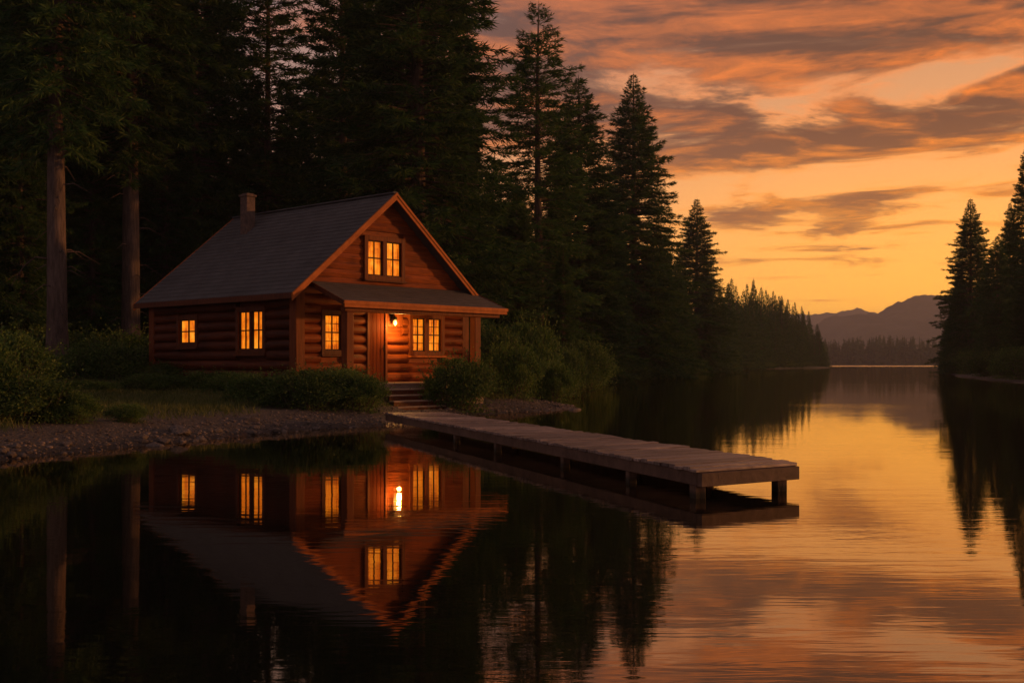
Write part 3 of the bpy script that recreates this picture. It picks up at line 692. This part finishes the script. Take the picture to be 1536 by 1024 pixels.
def TA(key, px, d, top, label, wid=1., rot=None): x_, y_, h = apex(px, d, top); return tree(key, x_, y_, h, label, G1, wid, rot)
t1 = T('bare', 86, 36, 27, 'tall conifer with bare pale trunk at the far left, rising from the big shore bush', .95, .5)
T('bare', 194, 44, 29, 'second bare-trunked conifer just left of the cabin roof', 1.0, 2.4)
mb = MB(); rm_ = Matrix.Rotation(-.5, 3, 'Z'); bp_ = [rm_ @ Vector(v_) for v_ in ((-.2, -.2, 3.85), (-.6, -.35, 3.9), (-.95, -.45, 3.6), (-1.35, -.5, 2.95))]
T('dense2', 292, 55, 29, 'dense dark conifer behind the left end of the cabin roof', .85)
TA('open', 402, 58, -160, 'open conifer with a dark straight trunk above the cabin chimney', .95, 1.)
TA('open', 515, 55, -190, 'open conifer with a dark trunk rising behind the middle of the cabin roof', 1.0, 3.)
T('dense', 625, 50, 31, 'broadest dark conifer directly behind the cabin gable', 1.12, .3)
TA('open', 808, 68, -2, 'sparse conifer with sky showing through its top, right of the cabin gable', 1.25, 2.2)
TA('narrow', 868, 78, 108, 'narrow dark conifer close beside the sparse tree, right of the cabin', 1.38, .2)
TA('spire', 950, 105, 104, 'tall pointed conifer standing alone against the orange sky, mid-shore', 1.2, .9)
TA('spire', 1045, 165, 294, 'small pointed conifer at the near end of the far shore forest', 1.25, 2.)
mb.tube(bp_, [.035, .026, .02, .008], 6); mb.tube([bp_[2], bp_[2] + Vector((-.3, .1, .05))], [.012, .004], 5)
mb.build('dead_branch', M['bark'], t1)
# forest behind and beside the cabin
LF = 'dark conifer filling the forest behind the cabin'; GF = 'forest trees behind the cabin'
for px, d, h, k, w in [(-90, 40, 26, 'dense', .8), (-20, 47, 27, 'dense2', .85), (40, 58, 29, 'dense', .9), (135, 62, 30, 'dense2', .9), (150, 50, 22, 'dense', .75), (235, 68, 30, 'dense', .95), (330, 74, 29, 'dense2', 1.),
                       (60, 80, 34, 'dense', 1.), (180, 88, 36, 'dense2', 1.), (270, 95, 37, 'dense', 1.), (385, 66, 17, 'dense', 1.), (440, 72, 19, 'dense2', 1.), (480, 64, 19, 'dense', .95), (545, 66, 26, 'dense2', .9),
                       (560, 60, 17, 'dense', 1.), (690, 60, 17, 'dense2', 1.), (600, 76, 34, 'dense2', .9), (665, 72, 30, 'dense', .9), (740, 66, 13, 'dense', 1.), (770, 74, 14, 'narrow', 1.2),
                       (-170, 48, 27, 'dense2', .9), (138, 45, 15, 'dense', .8), (248, 49, 17, 'dense2', .8), (30, 41, 16, 'dense2', .7), (-260, 52, 27, 'dense', 1.), (425, 90, 20, 'dense', 1.1), (340, 60, 13, 'dense2', 1.), (110, 46, 9, 'narrow', 1.2), (240, 52, 10, 'narrow', 1.2), (10, 42, 10, 'narrow', 1.2)]:
    x_, y_ = col(px, d); tree(k, x_, y_, h, LF, GF, w)
LM = 'conifer on the wooded shore between the cabin and the pointed lone tree'; GM = 'trees along the middle shore'
for px, d, h, k, w in [(775, 62, 11, 'narrow', 1.2), (835, 82, 14, 'narrow', 1.2), (845, 66, 8.5, 'dense', 1.), (905, 92, 16.5, 'narrow', 1.2), (925, 118, 17, 'dense', 1.), (985, 122, 17, 'narrow', 1.25), (1000, 130, 15, 'dense', .9), (1015, 150, 15, 'narrow', 1.3), (890, 110, 16, 'dense', 1.),
                       (965, 112, 12, 'narrow', 1.4), (1060, 185, 17, 'narrow', 1.2), (1030, 160, 10, 'narrow', 1.4), (1080, 200, 15, 'far', 1.1), (1020, 180, 19, 'far', 1.1)]:
    x_, y_ = col(px, d); tree(k, x_, y_, h, LM, GM, w)
# forest on the far left shore
LS = 'small distant conifer in the forest lining the far left shore'; GS = 'conifers of the far left shore'
rs = random.Random(5)
tops = [(1080, 440), (1097, 416), (1110, 424), (1125, 411), (1147, 429), (1168, 433), (1188, 441), (1200, 452), (1211, 459), (1222, 476), (1232, 496), (1240, 512)]
for i in range(96):
    px = 1083 + 156 * ((i % 48) + rs.uniform(-.4, .4)) / 47; row = i // 48
    tpx = np.interp(px, [a for a, _ in tops], [b for _, b in tops]); d = 215 + (px - 1083) * 1.02 + row * rs.uniform(14, 30) + rs.uniform(0, 8)
    tp = tpx + (rs.choice([0, 6, 14, 24, 34]) if row else rs.choice([4, 16, 30, 44])) + rs.uniform(-3, 5)
    x_, y_ = col(px, d); s_ = shore([(x_, y_)])[0]
    k_ = 0
    while s_ < 1.5 and k_ < 20: d += 4; x_, y_ = col(px, d); s_ = shore([(x_, y_)])[0]; k_ += 1
    x_, y_, h = apex(px, d, min(tp, 526)); tree(rs.choice(['far', 'far2', 'far2']), x_, y_, h, LS, GS, rs.uniform(.85, 1.1) * min(1.6, max(1., 18 / h)))
# right bank
GR = 'conifers on the right bank'
def TR(key, px, d, top, label, wid=1.): x_, y_, h = apex(px, d, top); return tree(key, x_, y_, h, label, GR, wid)
TR('spire', 1456, 138, 294, 'pointed conifer at the tip of the right bank, edged by orange sky', 1.15)
TR('dense', 1540, 104, 216, 'tallest dark conifer at the right edge of the picture', .85)
LR = 'dark conifer crowding the right bank of the lake'
for px, d, tp, k, w in [(1496, 120, 350, 'narrow', 1.2), (1515, 128, 300, 'spire', .8), (1580, 95, 120, 'dense', .9), (1436, 150, 430, 'narrow', 1.2), (1475, 145, 400, 'narrow', 1.2), (1560, 90, 330, 'narrow', 1.3),
                        (1500, 108, 440, 'narrow', 1.4), (1530, 92, 420, 'narrow', 1.3), (1620, 85, 60, 'dense', .9), (1480, 125, 470, 'narrow', 1.5), (1550, 140, 330, 'dense', .9), (1424, 153, 470, 'narrow', 1.3), (1440, 147, 392, 'dense', .8), (1660, 100, 100, 'dense', 1.)]:
    x_, y_, h = apex(px, d, tp); tree(k, x_, y_, h, LR, GR, w)
# far-off wood across the lake: one mass
def far_wood():
    rng = np.random.default_rng(3); out = []
    for i in range(620):
        x_ = rng.uniform(150, 430); y_ = FAR_Y + 6 + rng.uniform(0, 1) ** 2 * 50; h = rng.uniform(13, 21) + 2.5 * math.sin(x_ * .05); w = h * rng.uniform(.13, .2)
        n = 46; t = rng.uniform(.02, 1, n); a = rng.uniform(0, 6.28, n); r = w * (1 - t) ** .85
        P = np.column_stack([x_ + r * .25 * np.cos(a), y_ + r * .25 * np.sin(a), .4 + h * t]); D = np.column_stack([np.cos(a), np.sin(a), -.45 + t])
        sprays(rng, P, D, 1., .28, o_ := []); q = o_[0]; c = q[:, :1]; out.append(c + (q - c) * (r * 1.2 + .5)[:, None, None])
        out.append(np.array([[[x_ - w * .5, y_, 0], [x_ + w * .5, y_, 0], [x_ + .05, y_, h], [x_ - .05, y_, h]]]))
        out.append(np.array([[[x_, y_ - w * .5, 0], [x_, y_ + w * .5, 0], [x_, y_ + .05, h], [x_, y_ - .05, h]]]))
    V = np.concatenate(out).reshape(-1, 3)
    tag(link('far_wood', np_mesh('far_wood', V, np.arange(len(V)).reshape(-1, 4)), M['needles']), 'hazy conifer wood across the far end of the lake below the mountain', 'woodland', kind='stuff')
far_wood()

# ------------------------------------------------------------------ bushes
def bush_mesh(seed, w, dp_, h, n, size):
    rng = np.random.default_rng(seed); out = []; mb = MB(); k = 44
    for i in range(k):
        a = rng.uniform(0, 6.28); r = rng.uniform(0, 1) ** .6
        tip = np.array([math.cos(a) * r * w * .46, math.sin(a) * r * dp_ * .46, h * (.55 + .45 * math.sqrt(max(0, 1 - r * r))) * rng.uniform(.55, 1.2)])
        base = np.array([tip[0] * .35, tip[1] * .35, -.15]); mid = (base + tip) / 2 + rng.normal(0, .05, 3)
        mb.tube([tuple(base), tuple(mid), tuple(tip)], [.016, .011, .004], 5, False)
        m = n // k; c = rng.normal(0, 1, (m, 3)); c /= np.linalg.norm(c, axis=1, keepdims=True); rr_ = rng.uniform(0, 1, m) ** .45
        ext = np.array([w * .13, dp_ * .14, h * .17]) * rng.uniform(.5, 1.35)
        Pc = (tip - np.array([0, 0, h * .12])) + c * rr_[:, None] * ext; kk = m // 3
        tt = rng.uniform(.1, 1, kk)[:, None]; Pc[:kk] = base * (1 - tt) + tip * tt + rng.normal(0, .16 * min(w, 1.5), (kk, 3))
        Pc[:, 2] = np.maximum(Pc[:, 2], -.05)
        D = c + rng.normal(0, .5, (m, 3)); D[:, 2] += .25; sprays(rng, Pc, D, size, size * .34, out)
    for i in range(170):                          # loose shoots standing out of the mass
        a = rng.uniform(0, 6.28); r = rng.uniform(0, 1) ** .5; b = np.array([math.cos(a) * r * w * .42, math.sin(a) * r * dp_ * .42, h * (.35 + .45 * math.sqrt(1 - r * r))])
        d = np.array([math.cos(a) * r * .8, math.sin(a) * r * .8, .8]) + rng.normal(0, .25, 3); L = rng.uniform(.12, .5) * min(1.2, h); e = b + d * L
        mb.tube([tuple(b), tuple(b + d * L * .5), tuple(e)], [.004, .003, .0015], 4, False)
        m = 16; tt = rng.uniform(.15, 1, m)[:, None]; sprays(rng, b + d * L * tt, d + rng.normal(0, .7, (m, 3)), size * 1.05, size * .34, out)
    V = np.concatenate(out).reshape(-1, 3)
    ob = mb.build('stems', M['twig']); me = ob.data; bpy.data.objects.remove(ob)
    lm = np_mesh('leaves', V, np.arange(len(V)).reshape(-1, 4)); lm.materials.append(M['leaves']); return me, lm
BP = [bush_mesh(1, 2., 1.6, 1.1, 20000, .052), bush_mesh(2, 2.2, 1.5, 1., 20000, .052), bush_mesh(3, 1.6, 1.5, 1.3, 18000, .05)]
BS = {}
def bush(x_, y_, w, h, label, group=None, k=0, name='bush'):
    if k not in BS:
        o = empty(name, (0, 0, 0)); link('stems', BP[k][0], None, o); link('leaves', BP[k][1], None, o); BS[k] = o
    else: o = copy_tree(BS[k]); o.name = name
    for k_ in ('label', 'category', 'group'):
        if k_ in o: del o[k_]
    bw, bh = (2., 2.2, 1.6)[k], (1.1, 1., 1.3)[k]
    o.location = (x_, y_, gz(x_, y_) - .03); o.scale = (w / bw, w / bw, h / bh); o.rotation_euler = (0, 0, rnd.uniform(-.5, .5))
    return tag(o, label, 'bush', group)
def bpx(px, py, dz, w_px, top, label, group, k=0):   # a bush whose foot is seen at that pixel
    d = (HC - dz) * F / (py - HOR); x_, y_ = col(px, d); z_ = gz(x_, y_); return bush(x_, y_, w_px * d / F, HC + (HOR - top) * d / F - z_, label, group, k)
GA = 'bushes around the cabin'
def B(px, d, w_px, top, label, k): x_, y_ = col(px, d); return bush(x_, y_, w_px * d / F, max(.25, HC + (HOR - top) * d / F - gz(x_, y_)), label, GA, k)
B(22, 19.6, 180, 568, 'big leafy bush at the left edge right above the water', 0)
B(100, 19.8, 100, 594, 'low leafy bush at the right end of the big shore bush', 1)
B(0, 24, 150, 506, 'tall bush at the left edge in front of the first bare trunk', 2)
B(-60, 19.4, 180, 520, 'bush cut off by the left picture edge', 1)
B(190, 20.6, 60, 606, 'small tuft of greenery alone on the gravel left of the slope', 2)
B(395, 26.6, 120, 566, 'left bush of the row below the cabin side wall', 1)
B(465, 25.8, 140, 560, 'middle bush of the row in front of the cabin corner', 0)
B(534, 26.0, 102, 566, 'right bush of the row, next to the cabin steps', 1)
B(500, 27.3, 120, 556, 'bush behind the row, against the porch post', 2)
B(690, 30.0, 112, 545, 'rounded bush in front of the right porch post', 0)
B(765, 34, 100, 528, 'leafy bush right of the cabin corner by the shore', 1)
B(742, 40, 80, 500, 'taller bush right of the cabin below the dark conifers', 2)
B(795, 42, 95, 496, 'widest bush right of the cabin above the gravel spit', 0)
B(825, 36.5, 80, 552, 'low bush at the tip of the gravel spit', 1)
B(848, 46, 64, 530, 'bush farthest right behind the gravel spit', 2)
LU = 'dark undergrowth bush below the trees left of the cabin'; GU = 'undergrowth left of the cabin'
for px, d, w, tp, k in [(150, 33, 130, 520, 0), (215, 35, 110, 528, 1), (125, 28, 100, 572, 1), (255, 33, 90, 545, 2), (310, 30, 100, 560, 1), (48, 30, 100, 530, 2), (180, 40, 160, 505, 0), (70, 40, 160, 500, 1), (225, 29, 90, 562, 0), (350, 29.2, 80, 560, 2)]:
    x_, y_ = col(px, d); bush(x_, y_, w * d / F, max(.25, HC + (HOR - tp) * d / F - gz(x_, y_)), LU, GU, k)
LW = 'bush at the waterline of the wooded shore right of the cabin'; GW = 'bushes on the middle shore'
for px, d, w, tp, k in [(880, 70, 90, 528, 0), (905, 90, 80, 535, 1), (935, 100, 80, 538, 2), (970, 115, 80, 538, 0), (1000, 130, 70, 540, 1), (1030, 155, 60, 541, 2), (1060, 185, 60, 542, 0), (1085, 210, 50, 543, 1), (870, 58, 90, 520, 2), (1110, 240, 50, 543, 2), (1140, 275, 50, 543, 0), (1170, 305, 50, 543, 1), (1200, 335, 40, 543, 2)]:
    x_, y_ = col(px, d); bush(x_, y_, w * d / F, max(.6, HC + (HOR - tp) * d / F - gz(x_, y_)), LW, GW, k)
LB = 'bush at the waterline of the right bank'; GB = 'bushes on the right bank'
for px, d, w, tp, k in [(1412, 149, 40, 535, 0), (1435, 140, 50, 532, 1), (1462, 122, 60, 530, 2), (1490, 106, 70, 530, 0), (1520, 92, 80, 528, 1), (1545, 84, 90, 525, 2)]:
    x_, y_ = col(px, d)
    while shore([(x_, y_)])[0] < .8: x_ += .7
    bush(x_, y_, w * d / F, max(.6, HC + (HOR - tp) * d / F - gz(x_, y_)), LB, GB, k)

# ------------------------------------------------------------------ grass, pebbles, rocks
rng = np.random.default_rng(12)
def scatter(n, box, lo_, hi_):
    P_ = np.column_stack([rng.uniform(box[0], box[1], n), rng.uniform(box[2], box[3], n)]); s_ = shore(P_)
    P_ = P_[(s_ > lo_) & (s_ < hi_)]; return P_, shore(P_)
def in_house(P_):
    ux, uy = np.array([.676, .737]), np.array([-.737, .676]); q = P_ - np.array([-5.61, 29.])
    t, s_ = q @ ux, q @ uy; return (t > -.1) & (t < WX + .1) & (s_ > -1.6) & (s_ < WY + .1)
Pg, sg_ = scatter(130000, (-24, 6, 14, 48), 1.5, 14)
pn = fbm(Pg[:, 0] * .55, Pg[:, 1] * .55, 3, 21); keep = (~in_house(Pg)) & ((sg_ + pn * 5) > 1.6) & (rng.uniform(size=len(Pg)) < np.clip((sg_ + pn * 5 - 1.3) / 2, .08, 1))
Pg = Pg[keep]; zg = height(Pg); n = len(Pg)
bl = 3; Pb = np.repeat(np.column_stack([Pg, zg - .01]), bl, 0) + np.column_stack([rng.normal(0, .05, (n * bl, 2)), np.zeros(n * bl)])
D = rng.normal(0, .45, (n * bl, 3)); D[:, 2] = 1; o_ = []; sprays(rng, Pb, D, .17, .008, o_)
V = np.concatenate(o_).reshape(-1, 3)
tag(link('grass', np_mesh('grass', V, np.arange(len(V)).reshape(-1, 4)), M['grass']), 'dry green grass on the slope between the gravel shore and the cabin', 'grass', kind='stuff')
# pebbles
bm = bmesh.new(); bmesh.ops.create_icosphere(bm, subdivisions=1, radius=1); iv = np.array([v_.co[:] for v_ in bm.verts]); fi = np.array([[v_.index for v_ in f_.verts] for f_ in bm.faces]); bm.free()
Pp, sp = scatter(60000, (-14, 3, 12.5, 37), -.25, 3.4)
keep = rng.uniform(size=len(Pp)) < np.exp(-((sp - .35) / .9) ** 2) * .9 + .08
Pp = Pp[keep & ~in_house(Pp)]; zp = height(Pp); n = len(Pp)
r_ = np.exp(rng.normal(math.log(.017), .45, n)); ax = np.column_stack([r_ * rng.uniform(.8, 1.6, n), r_ * rng.uniform(.7, 1.2, n), r_ * rng.uniform(.45, .75, n)]); th = rng.uniform(0, 6.28, n)
L_ = iv[None] * ax[:, None] * rng.uniform(.85, 1.15, (n, len(iv), 1)); c_, s_ = np.cos(th)[:, None], np.sin(th)[:, None]
V = np.stack([L_[..., 0] * c_ - L_[..., 1] * s_ + Pp[:, :1], L_[..., 0] * s_ + L_[..., 1] * c_ + Pp[:, 1:], L_[..., 2] + (zp + r_ * .15)[:, None]], -1).reshape(-1, 3)
tag(link('gravel', np_mesh('gravel', V, (fi[None] + (np.arange(n) * len(iv))[:, None, None]).reshape(-1, 3), True), M['pebble']), 'grey brown pebbles along the waterline in front of the cabin', 'gravel', kind='stuff')
def rock_mesh(seed):
    bm = bmesh.new(); bmesh.ops.create_icosphere(bm, subdivisions=3, radius=1); rr = random.Random(seed)
    for pl_ in range(9):
        nrm = Vector((rr.gauss(0, 1), rr.gauss(0, 1), rr.gauss(0, 1))).normalized(); dd = rr.uniform(.55, .85)
        for v_ in bm.verts:
            e = v_.co.dot(nrm) - dd
            if e > 0: v_.co -= nrm * e * .85
    for v_ in bm.verts: v_.co *= 1 + .06 * (math.sin(v_.co.x * 9 + seed) * math.sin(v_.co.y * 8) * math.sin(v_.co.z * 7))
    me = bpy.data.meshes.new('rock'); bm.to_mesh(me); bm.free(); me.materials.append(M['rock']); return me
RM = [rock_mesh(i) for i in range(4)]
def rock(x_, y_, sx, sy, sz, rz, k, label, group=None):
    o = link('rock', RM[k]); o.location = (x_, y_, gz(x_, y_) + sz * .25); o.scale = (sx, sy, sz); o.rotation_euler = (0, 0, rz); return tag(o, label, 'rock', group)
for px, py, z_, s_, k, lb in [(268, 648, .12, (.34, .2, .12), 0, 'broad dark rock on the gravel at the water below the slope'), (372, 614, .42, (.24, .14, .07), 1, 'flat pale stone lying in the grass left of the bush row'),
                          (300, 656, .05, (.16, .12, .08), 2, 'small angular rock at the water edge right of the broad dark rock'), (232, 664, .05, (.18, .12, .09), 3, 'rock at the water edge left of the broad dark rock'),
                          (862, 612, .05, (.35, .25, .14), 1, 'pale rock at the very tip of the gravel spit')]:
    x_, y_ = at(px, py, z_); rock(x_, y_, *s_, rnd.uniform(0, 3), k, lb)
rr = random.Random(9)
for i in range(34):
    j = rr.randrange(6, len(LEFT) - 28); a, b = Vector(LEFT[j]), Vector(LEFT[j + 1]); p = a.lerp(b, rr.random()); s_ = rr.uniform(.035, .095)
    rock(p.x + rr.uniform(-.5, .15), p.y + rr.uniform(-.1, .6), s_ * 1.3, s_, s_ * .65, rr.uniform(0, 3), i % 4, 'fist to head sized stone among the pebbles at the waterline', 'stones along the waterline')

# ------------------------------------------------------------------ haze
mb = MB(); mb.box((-2700, -400, -4), (2700, 5300, 150))
hz = mb.build('haze', None); hm = bpy.data.materials.new('evening air'); hm.use_nodes = True; hm.node_tree.nodes.clear(); q = G(hm.node_tree)
pv = q.new('ShaderNodeVolumePrincipled'); pv.inputs['Density'].default_value = .00027; pv.inputs['Color'].default_value = (.80, .84, 1, 1); pv.inputs['Anisotropy'].default_value = .3
q.l.new(pv.outputs[0], q.new('ShaderNodeOutputMaterial').inputs['Volume']); hz.data.materials.append(hm); tag(hz, kind='stuff', label='thin warm evening haze over the lake', cat='haze')
